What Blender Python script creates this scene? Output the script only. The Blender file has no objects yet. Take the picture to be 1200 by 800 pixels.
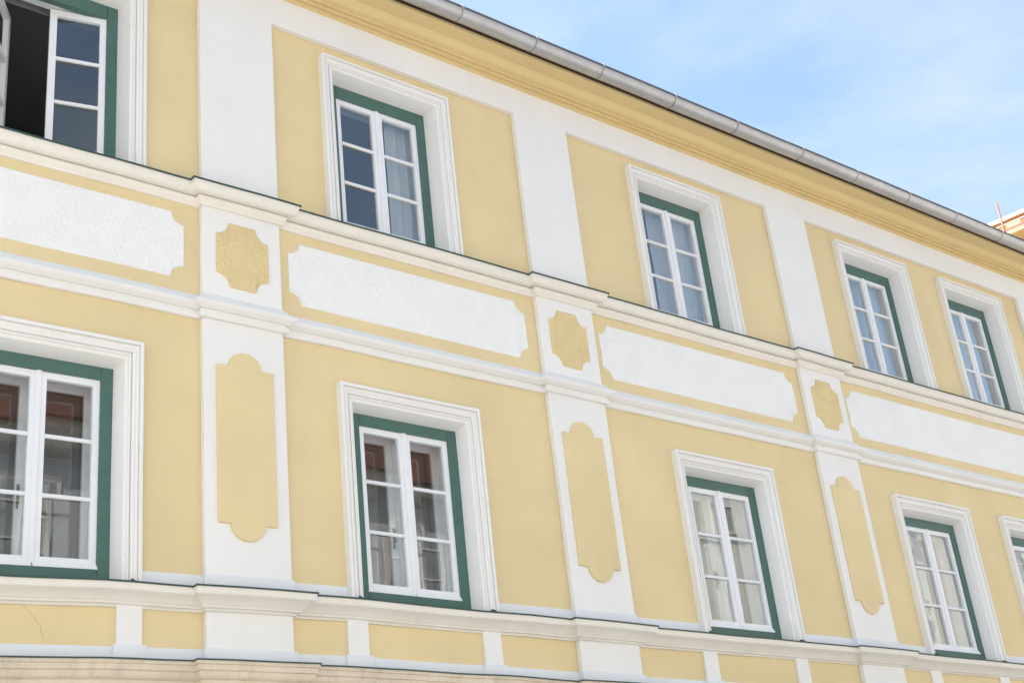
import bpy, bmesh, math, random
from mathutils import Vector, Matrix, noise

random.seed(7)
sc = bpy.context.scene
# ---------------------------------------------------------------- camera, sky, sun, exposure
S, EYE = 0.9, 1.6            # facade was measured in units of 0.9 m, from an eye 1.6 m above the street
cam_data = bpy.data.cameras.new('camera')
cam = bpy.data.objects.new('camera', cam_data)
sc.collection.objects.link(cam)
cam_data.sensor_width = 36.0
cam_data.lens = 1616.375 / 1200.0 * 36.0
cam_data.clip_start, cam_data.clip_end = 0.05, 4000.0
RT = Vector((0.78143558, -0.61525896, -0.10399451))
DN = Vector((0.18884849, 0.39203831, -0.90035671))
FW = Vector((0.59472236, 0.68393156, 0.42254341))
mw = Matrix((RT, -DN, -FW)).transposed().to_4x4()
mw.translation = Vector((0, -10 * S, EYE))
cam.matrix_world = mw
sc.camera = cam

SUN_EL, SUN_AZ = math.radians(52), math.radians(-50)     # azimuth from +Y (behind the house) towards +X
world = bpy.data.worlds.new('World')
sc.world = world
world.use_nodes = True
wn, wl = world.node_tree.nodes, world.node_tree.links
wn.clear()
w_out = wn.new('ShaderNodeOutputWorld')
w_bg = wn.new('ShaderNodeBackground')
w_sky = wn.new('ShaderNodeTexSky')
w_sky.sky_type = 'NISHITA'
w_sky.sun_disc = False
w_sky.sun_elevation = SUN_EL
w_sky.sun_rotation = SUN_AZ
w_sky.air_density = 1.0
w_sky.dust_density = 2.4
w_sky.ozone_density = 0.4
w_bg.inputs['Strength'].default_value = 0.116
# thin high cloud, the same all over the dome
w_tc = wn.new('ShaderNodeTexCoord')
w_map = wn.new('ShaderNodeMapping')
w_map.inputs['Scale'].default_value = (1.0, 1.0, 2.2)
w_map.inputs['Location'].default_value = (5.1, 3.3, 2.2)
w_n = wn.new('ShaderNodeTexNoise')
w_n.inputs['Scale'].default_value = 3.2
w_n.inputs['Detail'].default_value = 7
w_n.inputs['Roughness'].default_value = 0.58
w_n.inputs['Distortion'].default_value = 0.35
w_r = wn.new('ShaderNodeMapRange')
w_r.inputs['From Min'].default_value = 0.45
w_r.inputs['From Max'].default_value = 0.80
w_r.inputs['To Max'].default_value = 0.75
w_mix = wn.new('ShaderNodeMix')
w_mix.data_type = 'RGBA'
w_mix.inputs['B'].default_value = (2.6, 2.7, 2.8, 1)
wl.new(w_tc.outputs['Generated'], w_map.inputs['Vector'])
wl.new(w_map.outputs['Vector'], w_n.inputs['Vector'])
wl.new(w_n.outputs['Fac'], w_r.inputs['Value'])
wl.new(w_r.outputs['Result'], w_mix.inputs['Factor'])
wl.new(w_sky.outputs['Color'], w_mix.inputs['A'])
w_tint = wn.new('ShaderNodeMix')          # the camera's slightly cyan rendering of the whole sky
w_tint.data_type = 'RGBA'; w_tint.blend_type = 'MULTIPLY'
w_tint.inputs['Factor'].default_value = 1.0
w_tint.inputs['B'].default_value = (1.0, 1.045, 0.99, 1)
wl.new(w_mix.outputs['Result'], w_tint.inputs['A'])
wl.new(w_tint.outputs['Result'], w_bg.inputs['Color'])
wl.new(w_bg.outputs['Background'], w_out.inputs['Surface'])

sun_data = bpy.data.lights.new('sun', 'SUN')
sun_data.energy = 3.0
sun_data.angle = math.radians(0.53)
sun_data.color = (1.0, 0.96, 0.90)
sun = bpy.data.objects.new('sun', sun_data)
sc.collection.objects.link(sun)
sd = Vector((math.sin(SUN_AZ) * math.cos(SUN_EL), math.cos(SUN_AZ) * math.cos(SUN_EL), math.sin(SUN_EL)))
sun.rotation_euler = sd.to_track_quat('Z', 'Y').to_euler()
sun.location = sd * 60

sc.view_settings.view_transform = 'Standard'
sc.view_settings.look = 'None'
sc.view_settings.gamma = 1.0
sc.view_settings.use_curve_mapping = False
sc.view_settings.exposure = 1.60
sc.cycles.max_bounces = 10
sc.cycles.diffuse_bounces = 5
sc.cycles.glossy_bounces = 4
sc.cycles.transparent_max_bounces = 16
sc.cycles.use_denoising = True

# ---------------------------------------------------------------- materials
def new_mat(name):
    m = bpy.data.materials.new(name)
    m.use_nodes = True
    nt = m.node_tree
    b = nt.nodes['Principled BSDF']
    return m, nt, b

def paint(name, col, rough=0.85, var=0.06, scale=2.0, bump=0.15, bscale=260.0, bdist=0.002, stain=0.0, metallic=0.0, spec=0.3):
    """painted plaster / timber: broad patchiness, fine grain, optional run-down staining"""
    m, nt, b = new_mat(name)
    N, L = nt.nodes, nt.links
    tc = N.new('ShaderNodeTexCoord')
    n1 = N.new('ShaderNodeTexNoise'); n1.inputs['Scale'].default_value = scale; n1.inputs['Detail'].default_value = 6; n1.inputs['Roughness'].default_value = 0.6
    L.new(tc.outputs['Object'], n1.inputs['Vector'])
    mr = N.new('ShaderNodeMapRange'); mr.inputs['From Min'].default_value = 0.25; mr.inputs['From Max'].default_value = 0.75
    mr.inputs['To Min'].default_value = 1.0 - var; mr.inputs['To Max'].default_value = 1.0 + var
    L.new(n1.outputs['Fac'], mr.inputs['Value'])
    hv = N.new('ShaderNodeHueSaturation'); hv.inputs['Color'].default_value = (*col, 1)
    L.new(mr.outputs['Result'], hv.inputs['Value'])
    last = hv.outputs['Color']
    if stain:
        mp = N.new('ShaderNodeMapping'); mp.inputs['Scale'].default_value = (5.0, 5.0, 0.7)
        n2 = N.new('ShaderNodeTexNoise'); n2.inputs['Scale'].default_value = 1.6; n2.inputs['Detail'].default_value = 8; n2.inputs['Roughness'].default_value = 0.7
        L.new(tc.outputs['Object'], mp.inputs['Vector']); L.new(mp.outputs['Vector'], n2.inputs['Vector'])
        r2 = N.new('ShaderNodeMapRange'); r2.inputs['From Min'].default_value = 0.52; r2.inputs['From Max'].default_value = 0.78; r2.inputs['To Max'].default_value = stain
        L.new(n2.outputs['Fac'], r2.inputs['Value'])
        mx = N.new('ShaderNodeMix'); mx.data_type = 'RGBA'; mx.blend_type = 'MULTIPLY'
        mx.inputs['B'].default_value = (0.62, 0.58, 0.50, 1)
        L.new(r2.outputs['Result'], mx.inputs['Factor']); L.new(last, mx.inputs['A'])
        last = mx.outputs['Result']
    L.new(last, b.inputs['Base Color'])
    b.inputs['Roughness'].default_value = rough
    b.inputs['Metallic'].default_value = metallic
    b.inputs['Specular IOR Level'].default_value = spec
    if bump:
        n3 = N.new('ShaderNodeTexNoise'); n3.inputs['Scale'].default_value = bscale; n3.inputs['Detail'].default_value = 3
        n4 = N.new('ShaderNodeTexNoise'); n4.inputs['Scale'].default_value = 7.0; n4.inputs['Detail'].default_value = 4
        ad = N.new('ShaderNodeMath'); ad.operation = 'MULTIPLY_ADD'; ad.inputs[1].default_value = 2.5
        L.new(tc.outputs['Object'], n3.inputs['Vector']); L.new(tc.outputs['Object'], n4.inputs['Vector'])
        L.new(n4.outputs['Fac'], ad.inputs[0]); L.new(n3.outputs['Fac'], ad.inputs[2])
        bp = N.new('ShaderNodeBump'); bp.inputs['Strength'].default_value = bump; bp.inputs['Distance'].default_value = bdist
        L.new(ad.outputs[0], bp.inputs['Height']); L.new(bp.outputs['Normal'], b.inputs['Normal'])
    return m

M = {}
M['yellow'] = paint('yellow_plaster', (0.735, 0.60, 0.345), var=0.075, scale=0.9, bump=0.4, stain=0.07)
M['cornice'] = paint('ochre_cornice_paint', (0.70, 0.55, 0.285), var=0.05, scale=1.3, bump=0.3, stain=0.1)
M['white'] = paint('white_plaster', (0.81, 0.795, 0.77), var=0.03, scale=1.2, bump=0.2, stain=0.06)
M['cream'] = paint('cream_moulding_paint', (0.80, 0.76, 0.69), var=0.04, scale=2.5, bump=0.2, stain=0.15)
M['old_cream'] = paint('weathered_cream_moulding', (0.70, 0.61, 0.49), var=0.12, scale=3.0, bump=0.5, stain=0.8)
M['skirt'] = paint('blue_white_skirting', (0.76, 0.78, 0.81), var=0.04, scale=3.0, bump=0.25, stain=0.1)
M['rough_white'] = paint('white_roughcast', (0.83, 0.82, 0.80), var=0.03, scale=3.0, bump=0.2, bscale=90.0, bdist=0.004)
M['rough_yellow'] = paint('yellow_roughcast', (0.72, 0.578, 0.315), var=0.06, scale=5.0, bump=0.5, bscale=90.0, bdist=0.004)
M['green'] = paint('green_gloss_paint', (0.072, 0.146, 0.125), rough=0.45, var=0.07, scale=5.0, bump=0.12, bscale=60.0)
M['sash'] = paint('white_gloss_paint', (0.80, 0.81, 0.83), rough=0.4, var=0.03, scale=6.0, bump=0.1, bscale=60.0)
M['sheet'] = paint('dark_green_sheet_metal', (0.05, 0.09, 0.08), rough=0.5, var=0.15, scale=6.0, bump=0.1, bscale=20.0, metallic=0.2)
M['zinc'] = paint('zinc_sheet', (0.54, 0.54, 0.545), rough=0.52, var=0.10, scale=4.0, bump=0.1, bscale=14.0, metallic=0.75, stain=0.25)
M['zinc_shaded'] = paint('shaded_zinc_bead', (0.15, 0.15, 0.16), rough=0.6, var=0.15, scale=4.0, bump=0.0, metallic=0.4)  # shadow on the gutter's bead painted in as darker zinc
M['zinc_seam'] = paint('zinc_seam', (0.30, 0.29, 0.28), rough=0.6, var=0.15, scale=4.0, bump=0.0, metallic=0.3)
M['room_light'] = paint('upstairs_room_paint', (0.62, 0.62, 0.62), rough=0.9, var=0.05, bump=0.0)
M['eave'] = paint('shaded_eave_timber', (0.05, 0.035, 0.025), rough=0.8, var=0.3, scale=5.0, bump=0.2)  # near-black: shadow of the gap behind the gutter put into the board's colour
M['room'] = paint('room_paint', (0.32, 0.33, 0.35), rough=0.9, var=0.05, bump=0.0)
M['steel'] = paint('brushed_handle_metal', (0.30, 0.28, 0.25), rough=0.35, var=0.05, bump=0.0, metallic=0.9)
M['crack'] = paint('hairline_crack', (0.47, 0.37, 0.20), rough=1.0, var=0.1, bump=0.0)
M['asphalt'] = paint('granite_setts', (0.32, 0.33, 0.35), rough=0.9, var=0.2, bump=0.4)
M['paving'] = paint('stone_paving', (0.45, 0.43, 0.40), rough=0.85, var=0.15, scale=3, bump=0.3)
M['terrain'] = paint('dry_ground', (0.22, 0.20, 0.15), rough=0.95, var=0.2, scale=0.2, bump=0.2)
M['tile'] = paint('terracotta_tile', (0.17, 0.085, 0.062), rough=0.8, var=0.35, scale=6, bump=0.3)
M['opp_grey'] = paint('grey_facade_plaster', (0.50, 0.51, 0.54), var=0.06, bump=0.2)
M['opp_white'] = paint('white_facade_plaster', (0.80, 0.77, 0.70), var=0.05, bump=0.2)
M['opp'] = paint('pale_facade_plaster', (0.70, 0.68, 0.63), var=0.05, bump=0.2)
M['opp_trim'] = paint('pale_facade_trim', (0.72, 0.70, 0.66), var=0.04, bump=0.1)
M['orange'] = paint('apricot_plaster', (0.74, 0.56, 0.31), var=0.04, bump=0.2)
M['rust'] = paint('red_brown_pipe_paint', (0.38, 0.18, 0.14), rough=0.5, var=0.15, scale=6, bump=0.1)

def glass_mat(name, tint, wob):
    m = bpy.data.materials.new(name); m.use_nodes = True
    N, L = m.node_tree.nodes, m.node_tree.links
    N.clear()
    out = N.new('ShaderNodeOutputMaterial')
    tr = N.new('ShaderNodeBsdfTransparent'); tr.inputs['Color'].default_value = (*tint, 1)
    gl = N.new('ShaderNodeBsdfGlossy'); gl.inputs['Roughness'].default_value = 0.0; gl.inputs['Color'].default_value = (1, 1, 1, 1)
    fr = N.new('ShaderNodeFresnel'); fr.inputs['IOR'].default_value = 1.52
    mx = N.new('ShaderNodeMixShader')
    tc = N.new('ShaderNodeTexCoord')
    no = N.new('ShaderNodeTexNoise'); no.inputs['Scale'].default_value = 3.0; no.inputs['Detail'].default_value = 1
    bp = N.new('ShaderNodeBump'); bp.inputs['Strength'].default_value = wob; bp.inputs['Distance'].default_value = 0.004
    L.new(tc.outputs['Object'], no.inputs['Vector']); L.new(no.outputs['Fac'], bp.inputs['Height'])
    L.new(bp.outputs['Normal'], gl.inputs['Normal'])
    ge = N.new('ShaderNodeNewGeometry')
    inv = N.new('ShaderNodeMath'); inv.operation = 'SUBTRACT'; inv.inputs[0].default_value = 1.0     # only the face the ray enters by reflects
    L.new(ge.outputs['Backfacing'], inv.inputs[1])
    mu = N.new('ShaderNodeMath'); mu.operation = 'MULTIPLY'; L.new(fr.outputs['Fac'], mu.inputs[0]); L.new(inv.outputs[0], mu.inputs[1])
    m2 = N.new('ShaderNodeMath'); m2.operation = 'MULTIPLY'; m2.use_clamp = True; m2.inputs[1].default_value = 3.0; L.new(mu.outputs[0], m2.inputs[0])
    L.new(m2.outputs[0], mx.inputs['Fac']); L.new(tr.outputs['BSDF'], mx.inputs[1]); L.new(gl.outputs['BSDF'], mx.inputs[2])
    L.new(mx.outputs['Shader'], out.inputs['Surface'])
    return m
M['glass'] = glass_mat('window_glass', (0.95, 0.97, 0.97), 0.12)
M['inner_glass'] = glass_mat('inner_window_glass', (0.95, 0.97, 0.97), 0.2)

def curtain_mat():
    m = bpy.data.materials.new('sheer_curtain'); m.use_nodes = True
    N, L = m.node_tree.nodes, m.node_tree.links
    N.clear()
    out = N.new('ShaderNodeOutputMaterial')
    df = N.new('ShaderNodeBsdfDiffuse'); df.inputs['Color'].default_value = (0.82, 0.82, 0.82, 1)
    tl = N.new('ShaderNodeBsdfTranslucent'); tl.inputs['Color'].default_value = (0.7, 0.7, 0.7, 1)
    tr = N.new('ShaderNodeBsdfTransparent')
    m1 = N.new('ShaderNodeMixShader'); m1.inputs['Fac'].default_value = 0.25
    m2 = N.new('ShaderNodeMixShader'); m2.inputs['Fac'].default_value = 0.18
    L.new(df.outputs[0], m1.inputs[1]); L.new(tl.outputs[0], m1.inputs[2])
    L.new(m1.outputs[0], m2.inputs[1]); L.new(tr.outputs[0], m2.inputs[2])
    L.new(m2.outputs[0], out.inputs['Surface'])
    return m
M['curtain'] = curtain_mat()

# ---------------------------------------------------------------- mesh helpers (facade units)
SETTLE = [(-4, -0.10), (2, -0.085), (3.4, -0.045), (4.3, -0.008), (5.0, 0.003), (6.4, 0.027), (7.7, 0.021), (9.0, 0.016), (10.5, 0.002), (13.2, 0.003), (16.7, -0.03), (20, -0.04), (40, -0.04)]
def settle(x, z):
    """the old house has settled a few centimetres along its lower ledges"""
    for (a, va), (b_, vb) in zip(SETTLE, SETTLE[1:]):
        if x <= b_:
            t = max(0.0, (x - a) / (b_ - a)); v = va + (vb - va) * t
            break
    else:
        v = SETTLE[-1][1]
    g = 1.0 if z <= 3.2 else (1.0 - 0.8 * (z - 3.2) / 2.4 if z < 5.6 else max(0.0, 0.2 * (8.0 - z) / 2.4))
    return v * g

class MB:
    def __init__(s): s.v, s.f, s.sm = [], [], []
    def vert(s, x, y, z): s.v.append((x, y, z)); return len(s.v) - 1
    def quad(s, *pts, smooth=False):
        i = [s.vert(*p) for p in pts]; s.f.append(i); s.sm.append(smooth)
    def box(s, x0, x1, y0, y1, z0, z1):
        b = len(s.v)
        for z in (z0, z1):
            for y in (y0, y1):
                for x in (x0, x1): s.v.append((x, y, z))
        for q in ((0, 2, 3, 1), (4, 5, 7, 6), (0, 1, 5, 4), (2, 6, 7, 3), (0, 4, 6, 2), (1, 3, 7, 5)):
            s.f.append([b + k for k in q]); s.sm.append(False)
        return s
    def grid(s, rows, smooth=False, close=False):
        b = len(s.v); n = len(rows[0])
        for r in rows: s.v.extend(r)
        for i in range(len(rows) - 1):
            for j in range(n if close else n - 1):
                k = (j + 1) % n
                s.f.append([b + i * n + j, b + i * n + k, b + (i + 1) * n + k, b + (i + 1) * n + j]); s.sm.append(smooth)
        return s
    def run_x(s, xs, y0, y1, z0, z1):
        s.grid([[(x, y0, z0), (x, y0, z1), (x, y1, z1), (x, y1, z0)] for x in xs], close=True)
        for x in (xs[0], xs[-1]): s.quad((x, y0, z0), (x, y0, z1), (x, y1, z1), (x, y1, z0))
        return s
    def run_z(s, zs, x0, x1, y0, y1):
        s.grid([[(x0, y0, z), (x1, y0, z), (x1, y1, z), (x0, y1, z)] for z in zs], close=True)
        for z in (zs[0], zs[-1]): s.quad((x0, y0, z), (x1, y0, z), (x1, y1, z), (x0, y1, z))
        return s
    def prism(s, poly, y0, y1):
        """closed outline in x,z, extruded from y0 (front) to y1"""
        b = len(s.v); n = len(poly)
        for y in (y0, y1):
            for (x, z) in poly: s.v.append((x, y, z))
        s.f.append([b + i for i in range(n)]); s.sm.append(False)
        s.f.append([b + n + i for i in reversed(range(n))]); s.sm.append(False)
        for i in range(n):
            j = (i + 1) % n
            s.f.append([b + i, b + n + i, b + n + j, b + j]); s.sm.append(False)
        return s
    def tube(s, p0, p1, r, n=10):
        a, c = Vector(p0), Vector(p1); d = (c - a).normalized()
        u = d.orthogonal().normalized(); w = d.cross(u)
        ring = lambda o: [tuple(o + (u * math.cos(2 * math.pi * k / n) + w * math.sin(2 * math.pi * k / n)) * r) for k in range(n)]
        s.grid([ring(a), ring(c)], smooth=True, close=True)
        for o in (a, c):
            b = len(s.v); s.v.extend(ring(o)); s.f.append(list(range(b, b + n))); s.sm.append(False)
        return s
    def build(s, name, mat, parent=None, warp=True, bevel=0.0, xf=None, mats=None, fm=None):
        me = bpy.data.meshes.new(name)
        pts = s.v if xf is None else [xf(p) for p in s.v]
        out = []
        for (x, y, z) in pts:
            if warp:
                q = Vector((x * 0.8, z * 0.8, 4.2))
                x, z = x + 0.006 * noise.noise(q), z + settle(x, z) + 0.006 * noise.noise(q + Vector((9, 3, 0)))
            out.append((x * S, y * S, z * S + EYE))
        me.from_pydata(out, [], s.f)
        for p, k in zip(me.polygons, s.sm): p.use_smooth = k
        for m in (mats or [mat]): me.materials.append(m)
        if fm:
            for p, k in zip(me.polygons, fm): p.material_index = k
        bm = bmesh.new(); bm.from_mesh(me)
        bmesh.ops.remove_doubles(bm, verts=bm.verts, dist=1e-5)
        bmesh.ops.recalc_face_normals(bm, faces=bm.faces)
        bm.to_mesh(me); bm.free()
        o = bpy.data.objects.new(name, me)
        sc.collection.objects.link(o)
        if bevel:
            md = o.modifiers.new('bevel', 'BEVEL'); md.width = bevel * S; md.segments = 2
            md.limit_method = 'ANGLE'; md.angle_limit = math.radians(40); md.harden_normals = False
        if parent: o.parent = parent
        return o

def thing(name, label, cat, loc=(0, 0, 0), group=None):
    o = bpy.data.objects.new(name, None)
    sc.collection.objects.link(o)
    o['label'] = label; o['category'] = cat
    if group: o['group'] = group
    return o

GROUND = -EYE / S

# ---------------------------------------------------------------- the setting
def struct(name, mb, mat, parent=None):
    o = mb.build(name, mat, parent, warp=False)
    if not parent: o['kind'] = 'structure'
    return o
struct('ground', MB().box(-900, 900, -900, 900, GROUND - 1.0, GROUND - 0.16), M['terrain'])
struct('road', MB().box(-60, 120, -11.0, -3.2, GROUND - 0.15, GROUND - 0.11), M['asphalt'])
struct('pavement', MB().box(-60, 120, -3.19, 0.5, GROUND - 0.15, GROUND), M['paving'])
struct('pavement', MB().box(-60, 120, -14.0, -11.01, GROUND - 0.15, GROUND), M['paving'])

# ---------------------------------------------------------------- the yellow town house
HX0, HX1 = -2.6, 25.0
PIL = [(1.05, 1.855), (5.076, 5.882), (9.063, 9.869), (13.432, 14.223), (19.46, 20.26), (23.7, 24.5)]
PD = 0.065
WC = [3.708, 7.279, 11.669, 15.655, 18.087]      # window axes in view
WC_ALL = [-0.6] + WC + [22.2]
HS, HG, HH = 0.815, 0.62, 0.525
Z_S1T, Z_S2T, Z_S2B = 6.959, 5.866, 5.630
Z_LED, Z_LOW = 3.153, 2.559
G_UP, G_LO = 0.148, 0.098

house = thing('town_house', 'yellow and white plastered town house with green framed windows and zinc gutter', 'house')

# --- wall: thick, with real window openings (cells of a grid left out)
def wall_panel(zlo, zhi, openings, name, mat, front=0.0):
    """front skin of the wall with holes for the openings and reveals through its thickness"""
    xs = {HX0, HX1}; zs = {zlo, zhi}
    for (a, b, c, d) in openings: xs |= {a, b}; zs |= {c, d}
    k = HX0
    while k < HX1:
        xs.add(round(k, 3)); k += 0.45
    xs = sorted(xs); zs = sorted(zs)
    mb = MB()
    inside = lambda x, z: any(a < x < b and c < z < d for (a, b, c, d) in openings)
    T = 0.45
    for i in range(len(xs) - 1):
        for j in range(len(zs) - 1):
            xm, zm = (xs[i] + xs[i + 1]) / 2, (zs[j] + zs[j + 1]) / 2
            if inside(xm, zm): continue
            mb.quad((xs[i], front, zs[j]), (xs[i + 1], front, zs[j]), (xs[i + 1], front, zs[j + 1]), (xs[i], front, zs[j + 1]))
    for (a, b, c, d) in openings:
        mb.quad((a, front, c), (a, front, d), (a, T, d), (a, T, c)); mb.quad((b, front, c), (b, front, d), (b, T, d), (b, T, c))
        mb.quad((a, front, d), (b, front, d), (b, T, d), (a, T, d)); mb.quad((a, front, c), (b, front, c), (b, T, c), (a, T, c))
    return mb.build(name, mat, house)
OPL = [(c - 0.664, c + 0.664, 3.16, 5.10) for c in WC_ALL]
OPU = [(c - 0.664, c + 0.664, 6.96, 8.905) for c in WC_ALL]
wall = wall_panel(Z_LOW - 0.05, 9.62, OPL + OPU, 'wall', M['yellow'])
# ground floor, ends, back
mb = MB().box(HX0, HX1, 0.004, 0.45, GROUND, Z_LOW - 0.05)
mb.box(HX0, HX0 + 0.4, 0.46, 11.0, GROUND, 9.6); mb.box(HX1 - 0.4, HX1, 0.46, 11.0, GROUND, 9.6); mb.box(HX0 + 0.41, HX1 - 0.41, 10.6, 11.0, GROUND, 9.6)
mb.build('side_wall', M['yellow'], house)

# --- white relief of the upper floor: head band and pilaster strips (one proud layer)
zt, zp, zl = 9.56, 9.182, Z_S1T - 0.06
outline = []
cuts = [HX0] + [v for p in PIL for v in p] + [HX1]
for k in range(len(cuts) - 1):
    x0, x1 = cuts[k], cuts[k + 1]
    z = zp if k % 2 == 0 else zl
    n = 5 if k % 2 == 0 else 2
    outline += [(x0 + (x1 - x0) * j / n, z) for j in range(n + 1)]
    if k % 2 == 0 and k < len(cuts) - 2: outline += [(x1, zp + (zl - zp) * j / 5) for j in range(1, 5)]
    if k % 2 == 1: outline += [(x1, zl + (zp - zl) * j / 5) for j in range(1, 5)]
outline += [(HX1 + (HX0 - HX1) * j / 50, zt) for j in range(51)]
MB().prism(outline, -PD, -0.001).build('upper_relief', M['white'], house, bevel=0.006)

def concave_panel(x0, x1, z0, z1, r, front, back, amp, seed, step=0.0085):
    """panel of roughcast: columns between scalloped corners, rough front, edge all round"""
    xs = []
    x = x0
    while x < x1 - 1e-6: xs.append(x); x += step
    xs.append(x1)
    xs = sorted(set(xs + [x0 + r * t for t in (0.03, 0.08, 0.15, 0.25)] + [x1 - r * t for t in (0.03, 0.08, 0.15, 0.25)]))
    nz = max(8, int((z1 - z0) / step))
    mb = MB(); rows = []
    for x in xs:
        d = min(x - x0, x1 - x)
        cut = math.sqrt(max(0.0, r * r - d * d)) if d < r else 0.0
        a, b = z0 + cut, z1 - cut
        row = [(x, back, a)]
        for k in range(nz + 1):
            z = a + (b - a) * k / nz
            edge = k in (0, nz) or x in (x0, x1)
            n = noise.noise(Vector((x * 34, seed, z * 42))) * 0.7 + noise.noise(Vector((x * 78, seed + 9, z * 90))) * 0.5
            row.append((x, front + (0.0 if edge else -amp * (0.5 + n)), z))
        row.append((x, back, b)); rows.append(row)
    mb.grid(rows, smooth=True)
    for row in (rows[0], rows[-1]):
        mb.quad(row[0], row[1], row[-2], row[-1])
    return mb

def long_ornament(x0, x1, zb, zt, r, h):
    xc = (x0 + x1) / 2; pts = [(x0, zb)]
    arc = [(math.cos(t), math.sin(t)) for t in [math.pi * k / 20 for k in range(21)]]
    pts += [(xc - r * c, zb - h * s_) for c, s_ in arc] + [(x1, zb), (x1, zt)] + [(xc + r * c, zt + h * s_) for c, s_ in arc] + [(x0, zt)]
    return pts

for i, (a, b) in enumerate(PIL):
    seen = 1 <= i <= 4
    mb = MB()
    for (z0, z1) in ((Z_S2T - 0.10, 6.83), (Z_LED - 0.05, Z_S2B + 0.05)):
        n = max(1, int((z1 - z0) / 0.4))
        mb.run_z([z0 + (z1 - z0) * k / n for k in range(n + 1)], a, b, -PD, -0.001)
    mb.box(a + 0.004, b - 0.004, -PD, -0.001, Z_LOW, Z_LED - 0.10)
    pl = mb.build('pilaster', M['white'], house)
    md = pl.modifiers.new('bevel', 'BEVEL'); md.width = 0.006; md.segments = 2; md.limit_method = 'ANGLE'; md.angle_limit = math.radians(40)
    concave_panel(a + 0.133, b - 0.137, 5.985, 6.66, 0.13, -PD - 0.006, -PD + 0.004, 0.014, 3.1 * i).build('scalloped_panel', M['rough_yellow'], pl)
    MB().prism(long_ornament(a + 0.115, b - 0.128, 3.745, 5.198, 0.163, 0.148), -PD - 0.022, -PD + 0.004).build('shaped_panel', M['yellow'], pl, bevel=0.005)

bays = [(PIL[i][1], PIL[i + 1][0]) for i in range(5)]
for i, (a, b) in enumerate(bays):
    concave_panel(a + 0.12, b - 0.155, 6.0, 6.672, 0.125, -0.006, 0.004, 0.0095, 5.7 * i + 1, step=0.0085).build('frieze_panel', M['rough_white'], wall)

# --- mouldings swept along the facade, breaking forward round every pilaster
def arc(c, r, a0, a1, n):
    return [(c[0] + r * math.cos(math.radians(a0 + (a1 - a0) * k / n)), c[1] + r * math.sin(math.radians(a0 + (a1 - a0) * k / n))) for k in range(n + 1)]

def plan(d):
    """plan polyline of the line that stands d in front of the wall, with breaks at the pilasters"""
    pts = [(HX0, d)]
    for (a, b) in PIL:
        pts += [(a - d, d), (a - d, PD + d), (b + d, PD + d), (b + d, d)]
    pts.append((HX1 + 0.0, d))
    return pts
def sweep(profile, breaks=True):
    """profile: list of (d, z); returns MB with mitred breaks, long runs cut so that settlement shows"""
    NSEG = 12
    mb = MB(); lines = []
    for (d, z) in profile:
        pl = plan(d) if breaks else [(HX0, d), (HX1, d)]
        pts = []
        for si, (p, q) in enumerate(zip(pl, pl[1:])):
            n = (NSEG, 1, 3, 1)[si % 4] if breaks else 60
            for k in range(n): pts.append((p[0] + (q[0] - p[0]) * k / n, -(p[1] + (q[1] - p[1]) * k / n), z))
        pts.append((pl[-1][0], -pl[-1][1], z)); lines.append(pts)
    return mb, lines
def moulding(name, profile, mat, breaks=True, parent=house, wob=0.0, seed=0.0):
    mb, lines = sweep(profile, breaks)
    if wob:
        for li, ln in enumerate(lines):
            for k, (x, y, z) in enumerate(ln):
                ln[k] = (x, y + wob * noise.noise(Vector((x * 1.7, seed, 0.3))), z + wob * noise.noise(Vector((x * 1.3, seed + 5, 0.8))))
    # smooth only where the profile turns gently
    for i in range(len(lines) - 1):
        mb.grid([lines[i], lines[i + 1]], smooth=False)
    o = mb.build(name, mat, parent)
    smooth_by_angle(o)
    return o
def smooth_by_angle(o, deg=32):
    me = o.data
    for p in me.polygons: p.use_smooth = True
    bm = bmesh.new(); bm.from_mesh(me)
    for e in bm.edges:
        if len(e.link_faces) == 2: e.smooth = e.calc_face_angle(0.0) < math.radians(deg)
    bm.to_mesh(me); bm.free()

def arcp(d0, z0, d1, z1, bulge, n=6):
    """curve from (d0,z0) to (d1,z1); bulge > 0 swells outward, < 0 hollows"""
    out = []
    for k in range(n + 1):
        t = k / n
        nx, nz = (z0 - z1), (d1 - d0)
        L = math.hypot(nx, nz) or 1
        q = 4 * t * (1 - t) * bulge
        out.append((d0 + (d1 - d0) * t + nx / L * q, z0 + (z1 - z0) * t + nz / L * q))
    return out

# upper string course (under the upper windows)
T = Z_S1T
moulding('string_course', [(0.0, T + 0.006), (0.148, T - 0.004), (0.148, T - 0.028), (0.140, T - 0.034)] + arcp(0.140, T - 0.036, 0.078, T - 0.098, 0.022, 8)
         + [(0.064, T - 0.096), (0.042, T - 0.090), (0.040, T - 0.104), (0.060, T - 0.108)] + arcp(0.060, T - 0.110, 0.026, T - 0.162, 0.006, 4) + [(0.022, T - 0.180), (0.0, T - 0.182)], M['cream'], wob=0.006, seed=1)
moulding('sill_sheet', [(0.0, T + 0.028), (0.158, T + 0.010), (0.161, T + 0.008), (0.161, T - 0.006), (0.150, T - 0.006), (0.150, T + 0.001), (0.0, T + 0.012)], M['sheet'], wob=0.006, seed=1)
# lower string course
T = Z_S2T
moulding('string_course', [(0.0, T + 0.01), (0.012, T), (0.052, T - 0.058)] + arcp(0.052, T - 0.060, 0.050, T - 0.152, 0.048, 10) + [(0.048, T - 0.158), (0.026, T - 0.155), (0.024, T - 0.184)]
         + [(0.040, T - 0.190), (0.040, T - 0.225), (0.030, T - 0.236), (0.0, T - 0.236)], M['white'], wob=0.006, seed=2)
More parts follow.
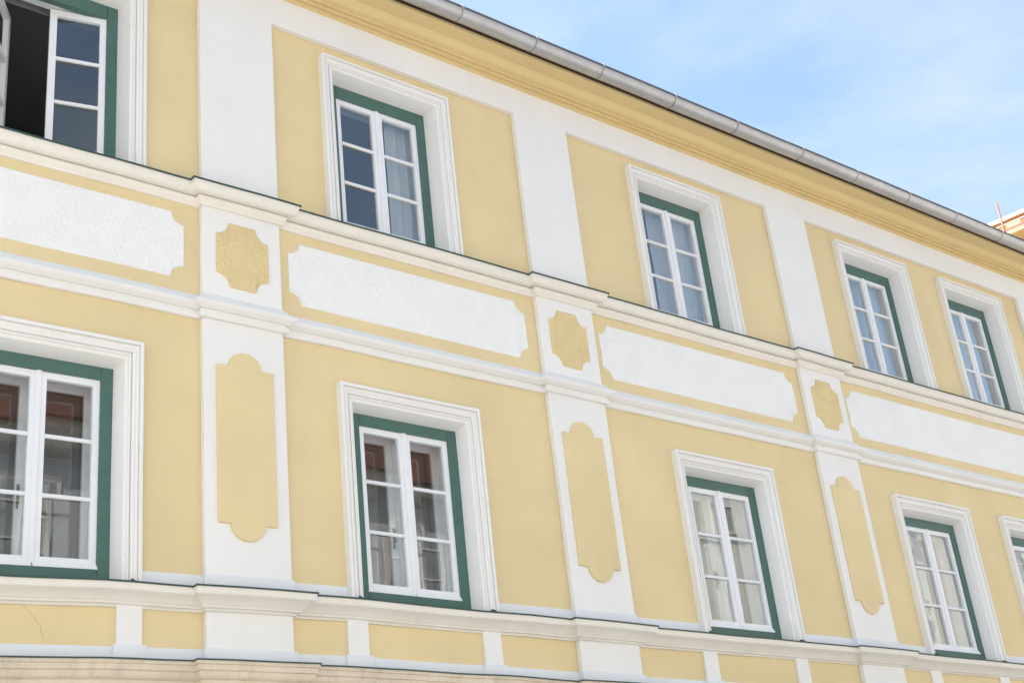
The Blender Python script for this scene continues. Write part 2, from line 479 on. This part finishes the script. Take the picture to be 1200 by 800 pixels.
# sill ledge of the lower windows
T = Z_LED
moulding('sill_ledge', [(0.0, T + 0.006), (0.148, T - 0.003), (0.148, T - 0.052), (0.144, T - 0.060)] + arcp(0.140, T - 0.064, 0.060, T - 0.130, -0.006, 6) + [(0.054, T - 0.134), (0.050, T - 0.146)]
         + arcp(0.048, T - 0.147, 0.022, T - 0.160, -0.004, 4) + [(0.018, T - 0.168), (0.0, T - 0.170)], M['cream'], wob=0.008, seed=3)
moulding('sill_sheet', [(0.0, T + 0.026), (0.157, T + 0.008), (0.159, T + 0.006), (0.159, T - 0.006), (0.150, T - 0.006), (0.150, T + 0.001), (0.0, T + 0.012)], M['sheet'], wob=0.008, seed=3)
# base ledge with weathered mouldings below
T = Z_LOW
moulding('base_ledge', [(0.0, T + 0.006), (0.148, T - 0.003), (0.148, T - 0.03), (0.135, T - 0.035), (0.135, T - 0.075), (0.118, T - 0.08)] + arcp(0.116, T - 0.082, 0.085, T - 0.14, 0.014)
         + [(0.078, T - 0.142), (0.078, T - 0.19)] + arcp(0.076, T - 0.192, 0.045, T - 0.26, -0.012) + [(0.035, T - 0.27), (0.035, T - 0.42), (0.0, T - 0.44)], M['old_cream'], wob=0.009, seed=4)
moulding('sill_sheet', [(0.0, T + 0.026), (0.156, T + 0.007), (0.158, T + 0.005), (0.158, T - 0.005), (0.150, T - 0.005), (0.150, T + 0.001), (0.0, T + 0.012)], M['sheet'], wob=0.009, seed=4)
# skirtings
moulding('skirting', [(0.0, 2.685), (0.016, 2.683), (0.018, 2.60), (0.018, 2.572)], M['skirt'], wob=0.006, seed=5)
# eaves cornice, straight along the facade
moulding('eaves_cornice', [(PD - 0.004, 9.540), (PD + 0.022, 9.546), (PD + 0.022, 9.580), (PD + 0.010, 9.584), (PD + 0.011, 9.596), (PD + 0.042, 9.600), (PD + 0.042, 9.632), (PD + 0.028, 9.636), (PD + 0.030, 9.648), (PD + 0.060, 9.652), (PD + 0.062, 9.680)]
         + arcp(PD + 0.062, 9.682, 0.235, 9.768, -0.030, 8) + [(0.30, 9.772), (0.395, 9.771), (0.404, 9.774), (0.404, 9.86), (0.0, 9.86)], M['cornice'], breaks=False, wob=0.004, seed=6)
# skirting above the sill ledge, between the window surrounds
edges = sorted([(c - HS, c + HS) for c in WC_ALL])
x = HX0
for (p, q) in zip([(None, HX0)] + edges, edges + [(HX1, None)]):
    x0, x1 = p[1] + 0.002, q[0] - 0.002
    inner = [(a, b) for (a, b) in PIL if x0 < a and b < x1]
    cur = x0; mb = MB()
    for (a, b) in inner:
        mb.run_x([cur + (a - cur) * k / 3 for k in range(4)], -0.016, 0.0, 3.14, 3.292)
        mb.run_x([a - 0.014 + (b - a + 0.028) * k / 3 for k in range(4)], -PD - 0.014, 0.0, 3.14, 3.292)
        cur = b
    mb.run_x([cur + (x1 - cur) * k / 3 for k in range(4)], -0.016, 0.0, 3.14, 3.292)
    mb.build('skirting', M['skirt'], house, bevel=0.004)
# little pilaster strips below the window surrounds, with their bases
for c in WC_ALL:
    for sgn in (-1, 1):
        xc = c + sgn * 0.738
        st = MB().run_z([2.66, 2.8, 3.02], xc - 0.105, xc + 0.105, -0.03, 0.002).build('pilaster_strip', M['white'], house, bevel=0.006)
        MB().box(xc - 0.135, xc + 0.135, -0.045, 0.002, 2.572, 2.695).build('strip_base', M['skirt'], st, bevel=0.006)
# hairline crack in the panel below the window
cr = [(3.616, 2.975), (3.622, 2.935), (3.65, 2.898), (3.668, 2.885), (3.709, 2.85), (3.722, 2.822), (3.757, 2.784), (3.762, 2.75), (3.778, 2.71), (3.782, 2.69)]
mb = MB()
mb.grid([[(x - 0.0018, -0.0012, z + 0.012), (x + 0.0018, -0.0012, z + 0.012)] for x, z in cr])
mb.build('crack', M['crack'], wall, warp=False)

# --- windows
def window(c, up, idx, sash_open=(0.0, 0.0), curtain=None, name_label=None):
    G = G_UP if up else G_LO
    zt = 9.037 if up else 5.26
    zb = 6.95 if up else 3.16
    head = (9.037 - 8.861) if up else (5.26 - 5.046)
    gT = zt - head
    sT, sB = (8.722, 7.13) if up else (4.939, 3.31)
    # green outer frame is the part itself
    mb = MB()
    y0, y1 = G, G + 0.075
    sy = G + 0.022
    gB = sB - (0.075 if not up else 0.10)
    mb.box(c - HG - 0.02, c - HH + 0.008, y0, y1, gB - 0.10, gT + 0.02); mb.box(c + HH - 0.008, c + HG + 0.02, y0, y1, gB - 0.10, gT + 0.02)
    mb.box(c - HH + 0.009, c + HH - 0.009, y0, y1, sT - 0.006, gT + 0.02); mb.box(c - HH + 0.009, c + HH - 0.009, y0, y1, gB - 0.10, sB + 0.006)
    w = mb.build('window', M['green'], house, bevel=0.005)
    # plaster surround with mitred corners: outer fillet, ogee, flat, bead, reveal
    prof = [(0.0, 0.0), (0.0, -0.080), (0.004, -0.084), (0.026, -0.084), (0.030, -0.080), (0.031, -0.060), (0.038, -0.058)]         + [(0.040 + 0.050 * k / 6, -0.070 + 0.008 * math.sin(math.pi * 2 * k / 6) + 0.020 * k / 6) for k in range(7)]         + [(0.092, -0.034), (0.100, -0.034), (0.101, -0.052), (0.110, -0.057), (0.119, -0.052), (0.120, -0.036), (0.140, -0.036), (0.148, -0.032), (0.195, G + 0.004), (0.195, G + 0.05)]
    mb = MB()
    rows = []
    for (t, d) in prof:
        th = t * head / 0.195
        zs = [zb + (zt - th - zb) * k / 4 for k in range(5)]
        row = [(c - HS + t, d, z) for z in zs]
        row += [(c - HS + t + (2 * HS - 2 * t) * k / 3, d, zt - th) for k in (1, 2)]
        row += [(c + HS - t, d, z) for z in reversed(zs)]
        rows.append(row)
    mb.grid(rows)
    so = mb.build('surround', M['white'], w); smooth_by_angle(so, 30)
    # sashes
    ST = 0.064; RB = 0.085
    def hinge_xf(side, ang, depth0):
        if not ang: return None
        hx = c + side * HH; ca, sa = math.cos(ang), math.sin(ang)
        def f(p):
            dx, dy = p[0] - hx, p[1] - depth0
            return (hx + dx * ca + (-dy * sa if side < 0 else dy * sa), depth0 + dy * ca + abs(dx) * sa, p[2])
        return f
    for side, ang in ((-1, sash_open[0]), (1, sash_open[1])):
        x0, x1 = (c - HH, c - 0.003) if side < 0 else (c + 0.003, c + HH)
        xf = hinge_xf(side, ang, sy)
        mb = MB()
        fy, by = sy, sy + 0.045
        mb.box(x0, x0 + ST, fy, by, sB, sT); mb.box(x1 - ST, x1, fy, by, sB, sT)
        mb.box(x0 + ST, x1 - ST, fy, by, sT - ST, sT); mb.box(x0 + ST, x1 - ST, fy, by, sB, sB + RB)
        # sloped glazing rebate inside the frame
        gx0, gx1, gz0, gz1 = x0 + ST, x1 - ST, sB + RB, sT - ST
        sash = mb.build('sash', M['sash'], w, bevel=0.004, xf=xf)
        hz = (gz1 - gz0) / 3
        for k in (1, 2):
            z = gz0 + hz * k
            prof2 = [(0.0, -0.018), (-0.010, -0.015), (-0.016, -0.006), (-0.016, 0.006), (-0.010, 0.015), (0.0, 0.018), (0.02, 0.012), (0.02, -0.012)]
            mb = MB().grid([[(x, fy + 0.010 + a, z + b) for a, b in prof2] for x in (gx0 - 0.004, gx1 + 0.004)], close=True)
            o = mb.build('glazing_bar', M['sash'], w, xf=xf); smooth_by_angle(o, 50)
        for k in range(3):
            za, zc = gz0 + hz * k, gz0 + hz * (k + 1)
            ty = 0.0012 * math.sin(idx * 3.1 + k * 1.7 + side)
            tx = 0.0010 * math.cos(idx * 2.3 + k * 2.9 + side)
            yy = fy + 0.026
            v = [(gx0 - 0.005, yy - tx - ty, za - 0.002), (gx1 + 0.005, yy + tx - ty, za - 0.002), (gx1 + 0.005, yy + tx + ty, zc + 0.002), (gx0 - 0.005, yy - tx + ty, zc + 0.002)]
            mb = MB(); mb.quad(*v); mb.quad(*[(p[0], p[1] + 0.005, p[2]) for p in reversed(v)])
            for a, b in ((0, 1), (1, 2), (2, 3), (3, 0)):
                mb.quad(v[a], v[b], (v[b][0], v[b][1] + 0.005, v[b][2]), (v[a][0], v[a][1] + 0.005, v[a][2]))
            mb.build('pane', M['glass'], w, xf=xf)
        # drip rail at the foot of the sash
        mb = MB().grid([[(x, fy + a, sB + b) for a, b in ((0.0, 0.05), (-0.008, 0.046), (-0.022, 0.016), (-0.022, 0.0), (0.0, -0.003))] for x in (x0 + 0.001, x1 - 0.001)], close=True)
        o = mb.build('drip_rail', M['sash'], w, xf=xf); smooth_by_angle(o, 30)
    if not any(sash_open):
        prof2 = [(0.0, -0.026), (-0.008, -0.024), (-0.014, -0.016), (-0.014, 0.016), (-0.008, 0.024), (0.0, 0.026), (0.01, 0.026), (0.01, -0.026)]
        mb = MB().grid([[(c + b, sy + a - 0.001, z) for a, b in prof2] for z in (sB + 0.03, sT + 0.004)], close=True)
        for z in (sB + 0.03, sT + 0.004): mb.f.append([mb.vert(c + b, sy + a - 0.001, z) for a, b in prof2]); mb.sm.append(False)
        o = mb.build('cover_strip', M['sash'], w); smooth_by_angle(o, 30)
    # deep lining of the box window, inner sashes with their panes
    iy = sy + (0.10 if up else 0.21)
    L0, L1 = c - HH - 0.02, c + HH + 0.02
    mb = MB()
    mb.box(L0 - 0.06, L0, y1 - 0.003, iy + 0.06, sB - 0.02, sT + 0.02); mb.box(L1, L1 + 0.06, y1 - 0.003, iy + 0.06, sB - 0.02, sT + 0.02)
    mb.box(L0 - 0.06, L1 + 0.06, y1 - 0.003, iy + 0.06, sT + 0.021, sT + 0.08); mb.box(L0 - 0.06, L1 + 0.06, y1 - 0.003, iy + 0.06, sB - 0.08, sB - 0.021)
    mb.build('lining', M['sash'], w)
    for side in (-1, 1):
        if up: break        # upstairs the inner casements stand open, out of sight
        x0, x1 = (L0, c - 0.002) if side < 0 else (c + 0.002, L1)
        mb = MB()
        mb.box(x0, x0 + 0.07, iy, iy + 0.04, sB - 0.019, sT + 0.019); mb.box(x1 - 0.07, x1, iy, iy + 0.04, sB - 0.019, sT + 0.019)
        mb.box(x0 + 0.07, x1 - 0.07, iy, iy + 0.04, sT - 0.06, sT + 0.019); mb.box(x0 + 0.07, x1 - 0.07, iy, iy + 0.04, sB - 0.019, sB + 0.06)
        mb.build('inner_sash', M['sash'], w, bevel=0.003)
        MB().box(x0 + 0.066, x1 - 0.066, iy + 0.018, iy + 0.022, sB + 0.056, sT - 0.056).build('inner_pane', M['inner_glass'], w)
    if not up:
        zh = sB + 0.55
        mb = MB().box(c - 0.062, c - 0.044, iy - 0.012, iy - 0.001, zh - 0.03, zh + 0.17).tube((c - 0.053, iy - 0.035, zh + 0.02), (c - 0.053, iy - 0.035, zh + 0.15), 0.007).tube((c - 0.053, iy - 0.035, zh + 0.14), (c - 0.053, iy, zh + 0.14), 0.008)
        mb.build('window_handle', M['steel'], w)
    if curtain:
        for n, (a, b, amp) in enumerate(curtain):
            cy = iy + (0.075 if up else 0.16)
            n1 = int((b - a) / 0.012) + 2
            rows = []
            for zf in range(13):
                z = sB - 0.05 + (sT + 0.06 - sB + 0.05) * zf / 12
                row = []
                for k in range(n1):
                    x = c + a + (b - a) * k / (n1 - 1)
                    ph = x * 46 + 1.6 * noise.noise(Vector((x * 3, idx, n)))
                    gather = 0.02 * noise.noise(Vector((x * 5, z * 0.8, idx + 4)))
                    row.append((x + gather, cy + amp * math.sin(ph) + 0.4 * amp * math.sin(ph * 2.3 + z) + 0.012 * noise.noise(Vector((x * 8, z * 2, 2))), z))
                rows.append(row)
            MB().grid(rows, smooth=True).build('curtain', M['curtain'], w)
    # the room behind it
    rx0, rx1, rz0, rz1, ry0, ry1 = c - 1.15, c + 1.15, zb - 0.75, gT + 0.42, 0.47, 4.6
    a0, a1, b0, b1 = c - 0.62, c + 0.62, sB - 0.06, sT + 0.06
    mb = MB()
    mb.quad((rx0, ry0, rz0), (rx0, ry1, rz0), (rx0, ry1, rz1), (rx0, ry0, rz1)); mb.quad((rx1, ry0, rz0), (rx1, ry1, rz0), (rx1, ry1, rz1), (rx1, ry0, rz1))
    mb.quad((rx0, ry0, rz0), (rx1, ry0, rz0), (rx1, ry1, rz0), (rx0, ry1, rz0)); mb.quad((rx0, ry0, rz1), (rx1, ry0, rz1), (rx1, ry1, rz1), (rx0, ry1, rz1))
    mb.quad((rx0, ry1, rz0), (rx1, ry1, rz0), (rx1, ry1, rz1), (rx0, ry1, rz1))
    mb.quad((rx0, ry0, rz0), (a0, ry0, b0), (a0, ry0, b1), (rx0, ry0, rz1)); mb.quad((rx1, ry0, rz0), (a1, ry0, b0), (a1, ry0, b1), (rx1, ry0, rz1))
    mb.quad((rx0, ry0, rz1), (a0, ry0, b1), (a1, ry0, b1), (rx1, ry0, rz1)); mb.quad((rx0, ry0, rz0), (a0, ry0, b0), (a1, ry0, b0), (rx1, ry0, rz0))
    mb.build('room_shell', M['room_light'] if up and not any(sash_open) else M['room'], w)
    # upturned ends of the sill sheet
    for sgn in (-1, 1):
        x = c + sgn * (HG + 0.115)
        zz = (Z_S1T if up else Z_LED)
        mb = MB()
        mb.v += [(x + k * 0.004, y, z) for k in (-1, 1) for (y, z) in ((-0.15, zz + 0.006), (-0.05, zz + 0.016), (-0.05, zz + 0.055), (-0.09, zz + 0.045))]
        mb.f += [[0, 1, 2, 3], [7, 6, 5, 4], [0, 4, 5, 1], [1, 5, 6, 2], [2, 6, 7, 3], [3, 7, 4, 0]]; mb.sm += [False] * 6
        mb.build('sheet_upstand', M['sheet'], w)
    return w

CURT = {('u', 1): [(0.20, 0.60, 0.014)], ('u', 2): [(-0.2, 0.62, 0.010)], ('u', 3): [(-0.10, 0.62, 0.010)], ('u', 4): [(-0.2, 0.62, 0.010)],
        ('l', 2): [(-0.56, 0.58, 0.010)], ('l', 0): [(-0.58, -0.36, 0.02)], ('l', 1): None, ('l', 3): None, ('l', 4): [(-0.5, 0.5, 0.010)]}
for i, c in enumerate(WC):
    window(c, False, i, curtain=CURT.get(('l', i)))
    if i == 0: window(c, True, 10 + i, sash_open=(math.radians(57), math.radians(13)))['label'] = 'window with both white casements swung inward'
    else: window(c, True, 10 + i, curtain=CURT.get(('u', i)))
for c in (WC_ALL[0], WC_ALL[-1]):      # beyond the picture's edges the row of windows goes on
    window(c, False, 20); window(c, True, 21)

# --- gutter, eaves board and roof
GC = (0.55, 9.848); GR = 0.1
mb = MB()
prof = [(GC[0] + GR * math.cos(math.radians(t)), GC[1] + GR * math.sin(math.radians(t))) for t in range(180, 361, 12)]
inner = [(GC[0] + (GR - 0.006) * math.cos(math.radians(t)), GC[1] + (GR - 0.006) * math.sin(math.radians(t))) for t in range(360, 179, -12)]
ring = prof + inner
xs = [HX0 - 0.2 + (HX1 - HX0 + 0.4) * k / 80 for k in range(81)]
wv = lambda x: 0.004 * noise.noise(Vector((x * 0.9, 3.3, 0))) - 0.0006 * (x - 10)
mb.grid([[(x, -d, z + wv(x)) for d, z in ring] for x in xs], smooth=True, close=True)
gut = mb.build('gutter', M['zinc'], house); smooth_by_angle(gut, 40)
mb = MB()
n = 10
mb.grid([[(x, -(GC[0] + GR + 0.004) + 0.012 * math.cos(2 * math.pi * k / n), GC[1] + 0.006 + wv(x) + 0.012 * math.sin(2 * math.pi * k / n)) for k in range(n)] for x in xs], smooth=True, close=True)
mb.build('gutter_bead', M['zinc_shaded'], gut)
gj = [0.6, 1.75, 2.9, 4.05, 5.2, 6.35, 7.5, 7.973 + 0.0, 9.037, 10.077, 11.293, 12.433, 13.731, 14.902, 16.096, 17.26, 18.472, 19.65, 20.8, 22.0, 23.2]
for x in [g for g in gj if g != 7.5]:
    mb = MB()
    pr = [(GC[0] + (GR + 0.004) * math.cos(math.radians(t)), GC[1] + (GR + 0.004) * math.sin(math.radians(t))) for t in range(176, 366, 10)]
    p2 = [(GC[0] + (GR - 0.012) * math.cos(math.radians(t)), GC[1] + (GR - 0.012) * math.sin(math.radians(t))) for t in range(364, 175, -10)]
    mb.grid([[(x + k * 0.0065, -d, z + wv(x)) for d, z in pr + p2] for k in (-1, 1)], close=True)
    for k in (-1, 1): mb.f.append([mb.vert(x + k * 0.0065, -d, z + wv(x)) for d, z in pr + p2]); mb.sm.append(False)
    mb.build('gutter_joint', M['zinc_seam'], gut)
    MB().box(x - 0.016, x + 0.016, -(GC[0] + GR + 0.02), -(GC[0] + GR - 0.01), GC[1] - 0.012 + wv(x), GC[1] + 0.022 + wv(x)).build('gutter_bracket', M['zinc'], gut, bevel=0.004)
MB().box(HX0, HX1, -0.49, -0.40, 9.81, 9.90).build('eaves_board', M['eave'], house)
mb = MB()
mb.quad((HX0 - 0.2, -0.50, 9.935), (HX1 + 0.2, -0.50, 9.935), (HX1 + 0.2, 5.5, 14.3), (HX0 - 0.2, 5.5, 14.3))
mb.quad((HX0 - 0.2, -0.50, 9.905), (HX1 + 0.2, -0.50, 9.905), (HX1 + 0.2, 5.5, 14.27), (HX0 - 0.2, 5.5, 14.27))
mb.quad((HX0 - 0.2, -0.50, 9.905), (HX1 + 0.2, -0.50, 9.905), (HX1 + 0.2, -0.50, 9.935), (HX0 - 0.2, -0.50, 9.935))
mb.quad((HX0 - 0.2, 11.4, 9.935), (HX1 + 0.2, 11.4, 9.935), (HX1 + 0.2, 5.5, 14.3), (HX0 - 0.2, 5.5, 14.3))
for x in (HX0 - 0.2, HX1 + 0.2): mb.f.append([mb.vert(x, -0.5, 9.905), mb.vert(x, 5.5, 14.27), mb.vert(x, 11.4, 9.935), ]); mb.sm.append(False)
mb.build('roof', M['tile'], house)

# ---------------------------------------------------------------- the houses across the street (seen in the panes, save the added white one)
OY = -14.0
def opposite(label, OX0, OX1, OE, wallm, storeys, pitch, x):
    opp = thing('opposite_house', label, 'house')
    MB().box(OX0, OX1, OY - 9.0, OY, GROUND, OE).build('wall', wallm, opp, warp=False)
    mb = MB().box(OX0, OX1, OY + 0.001, OY + 0.35, OE - 0.25, OE)
    mb.box(OX0, OX1, OY + 0.001, OY + 0.12, 2.3, 2.5)
    mb.build('cornice', M['opp_trim'], opp, warp=False)
    mb = MB()
    nt = 34
    for k in range(nt):         # courses of tiles as steps up the slope
        t0, t1 = k / nt, (k + 1) / nt
        y0, y1 = OY + 0.55 - 5.0 * t0, OY + 0.55 - 5.0 * t1
        z0, z1 = OE + pitch * t0, OE + pitch * t1
        mb.quad((OX0, y0, z0 + 0.09), (OX1, y0, z0 + 0.09), (OX1, y1, z1 + 0.02), (OX0, y1, z1 + 0.02))
        mb.quad((OX0, y0, z0), (OX1, y0, z0), (OX1, y0, z0 + 0.09), (OX0, y0, z0 + 0.09))
    mb.quad((OX0, OY + 0.55, OE + 0.001), (OX1, OY + 0.55, OE + 0.001), (OX1, OY - 9.5, OE + 0.001), (OX0, OY - 9.5, OE + 0.001))
    mb.quad((OX0, OY - 4.45, OE + pitch), (OX1, OY - 4.45, OE + pitch), (OX1, OY - 9.5, OE), (OX0, OY - 9.5, OE))
    mb.build('roof', M['tile'], opp, warp=False)
    while x < OX1 - 1.0:
        for (z0, z1) in storeys:
            o = MB().box(x - 0.62, x + 0.62, OY + 0.002, OY + 0.06, z0 - 0.1, z1 + 0.12).build('window', M['opp_trim'], opp, warp=False)
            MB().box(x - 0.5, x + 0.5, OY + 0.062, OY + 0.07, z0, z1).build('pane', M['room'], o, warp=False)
            gb = MB().box(x - 0.03, x + 0.03, OY + 0.071, OY + 0.09, z0, z1)
            for k in (1, 2): gb.box(x - 0.5, x + 0.5, OY + 0.071, OY + 0.088, z0 + (z1 - z0) * k / 3 - 0.02, z0 + (z1 - z0) * k / 3 + 0.02)
            gb.build('glazing_bar', M['opp_trim'], o, warp=False)
        x += 2.9
opposite('grey house with red tiled roof across the street, mirrored in the lower panes', 4.2, 23.0, 10.6, M['opp_grey'], ((0.2, 2.0), (3.6, 5.6), (7.6, 9.6)), 4.4, 5.8)
opposite('unseen white house with red tiled roof, added across the street to bounce light', -40.0, 4.0, 11.2, M['opp_white'], ((0.2, 2.0), (3.6, 5.6), (7.6, 9.6)), 4.4, -38.0)  # out of view, added so its sunlit wall brightens the left-facing sides
opposite('tall pale cream house across the street, mirrored in the far lower panes', 23.2, 60.0, 14.5, M['opp'], ((0.2, 2.0), (3.6, 5.6), (7.0, 9.0), (10.6, 12.6)), 3.6, 25.0)

# ---------------------------------------------------------------- taller apricot building behind the eaves, to the right
nb = thing('neighbour_building', 'taller apricot building with white roof edge rising behind the gutter', 'building')
NX, NY = 33.0, 7.0
ux, uy = 0.155, -0.988       # along its facade, towards the street
def nloc(s_, d, z):          # s along facade, d outwards (towards the camera), z up
    return (NX + ux * s_ - 0.988 * d, NY + uy * s_ - 0.155 * d, z)
def nbox(s0, s1, d0, d1, z0, z1, name, mat, par=nb):
    mb = MB().box(s0, s1, d0, d1, z0, z1)
    return mb.build(name, mat, par, warp=False, xf=lambda p: nloc(*p))
NZ = 17.83
nbox(-6, 9, -8, 0, GROUND, NZ, 'wall', M['orange'])
nbox(-6.4, 9.4, -8.4, 0.16, NZ, NZ + 0.11, 'roof_edge', M['opp_trim'])
nbox(-6.35, 9.35, 0.002, 0.14, NZ - 0.02, NZ - 0.001, 'soffit_board', M['rust'])
MB().tube(nloc(0.52, 0.56, 16.2), nloc(0.52, 0.56, 18.24), 0.028).build('vent_pipe', M['rust'], nb, warp=False)
MB().tube(nloc(0.15, 0.56, 17.505), nloc(6.0, 0.56, 17.505), 0.014).build('top_rail', M['opp_trim'], nb, warp=False)
nbox(0.56, 6.0, 0.5, 0.6, 17.265, 17.35, 'bottom_rail', M['rust'])
for k in range(7):
    nbox(0.96 + 0.62 * k, 1.0 + 0.62 * k, 0.51, 0.59, 17.35, 17.50, 'rail_post', M['opp_trim'])
for k in range(7):
    nbox(0.62 + 0.62 * k, 0.93 + 0.62 * k, 0.53, 0.57, 17.36, 17.47, 'rail_panel', M['orange'])
nbox(-0.4, 6.0, 0.003, 0.6, 17.16, 17.26, 'balcony_slab', M['orange'])
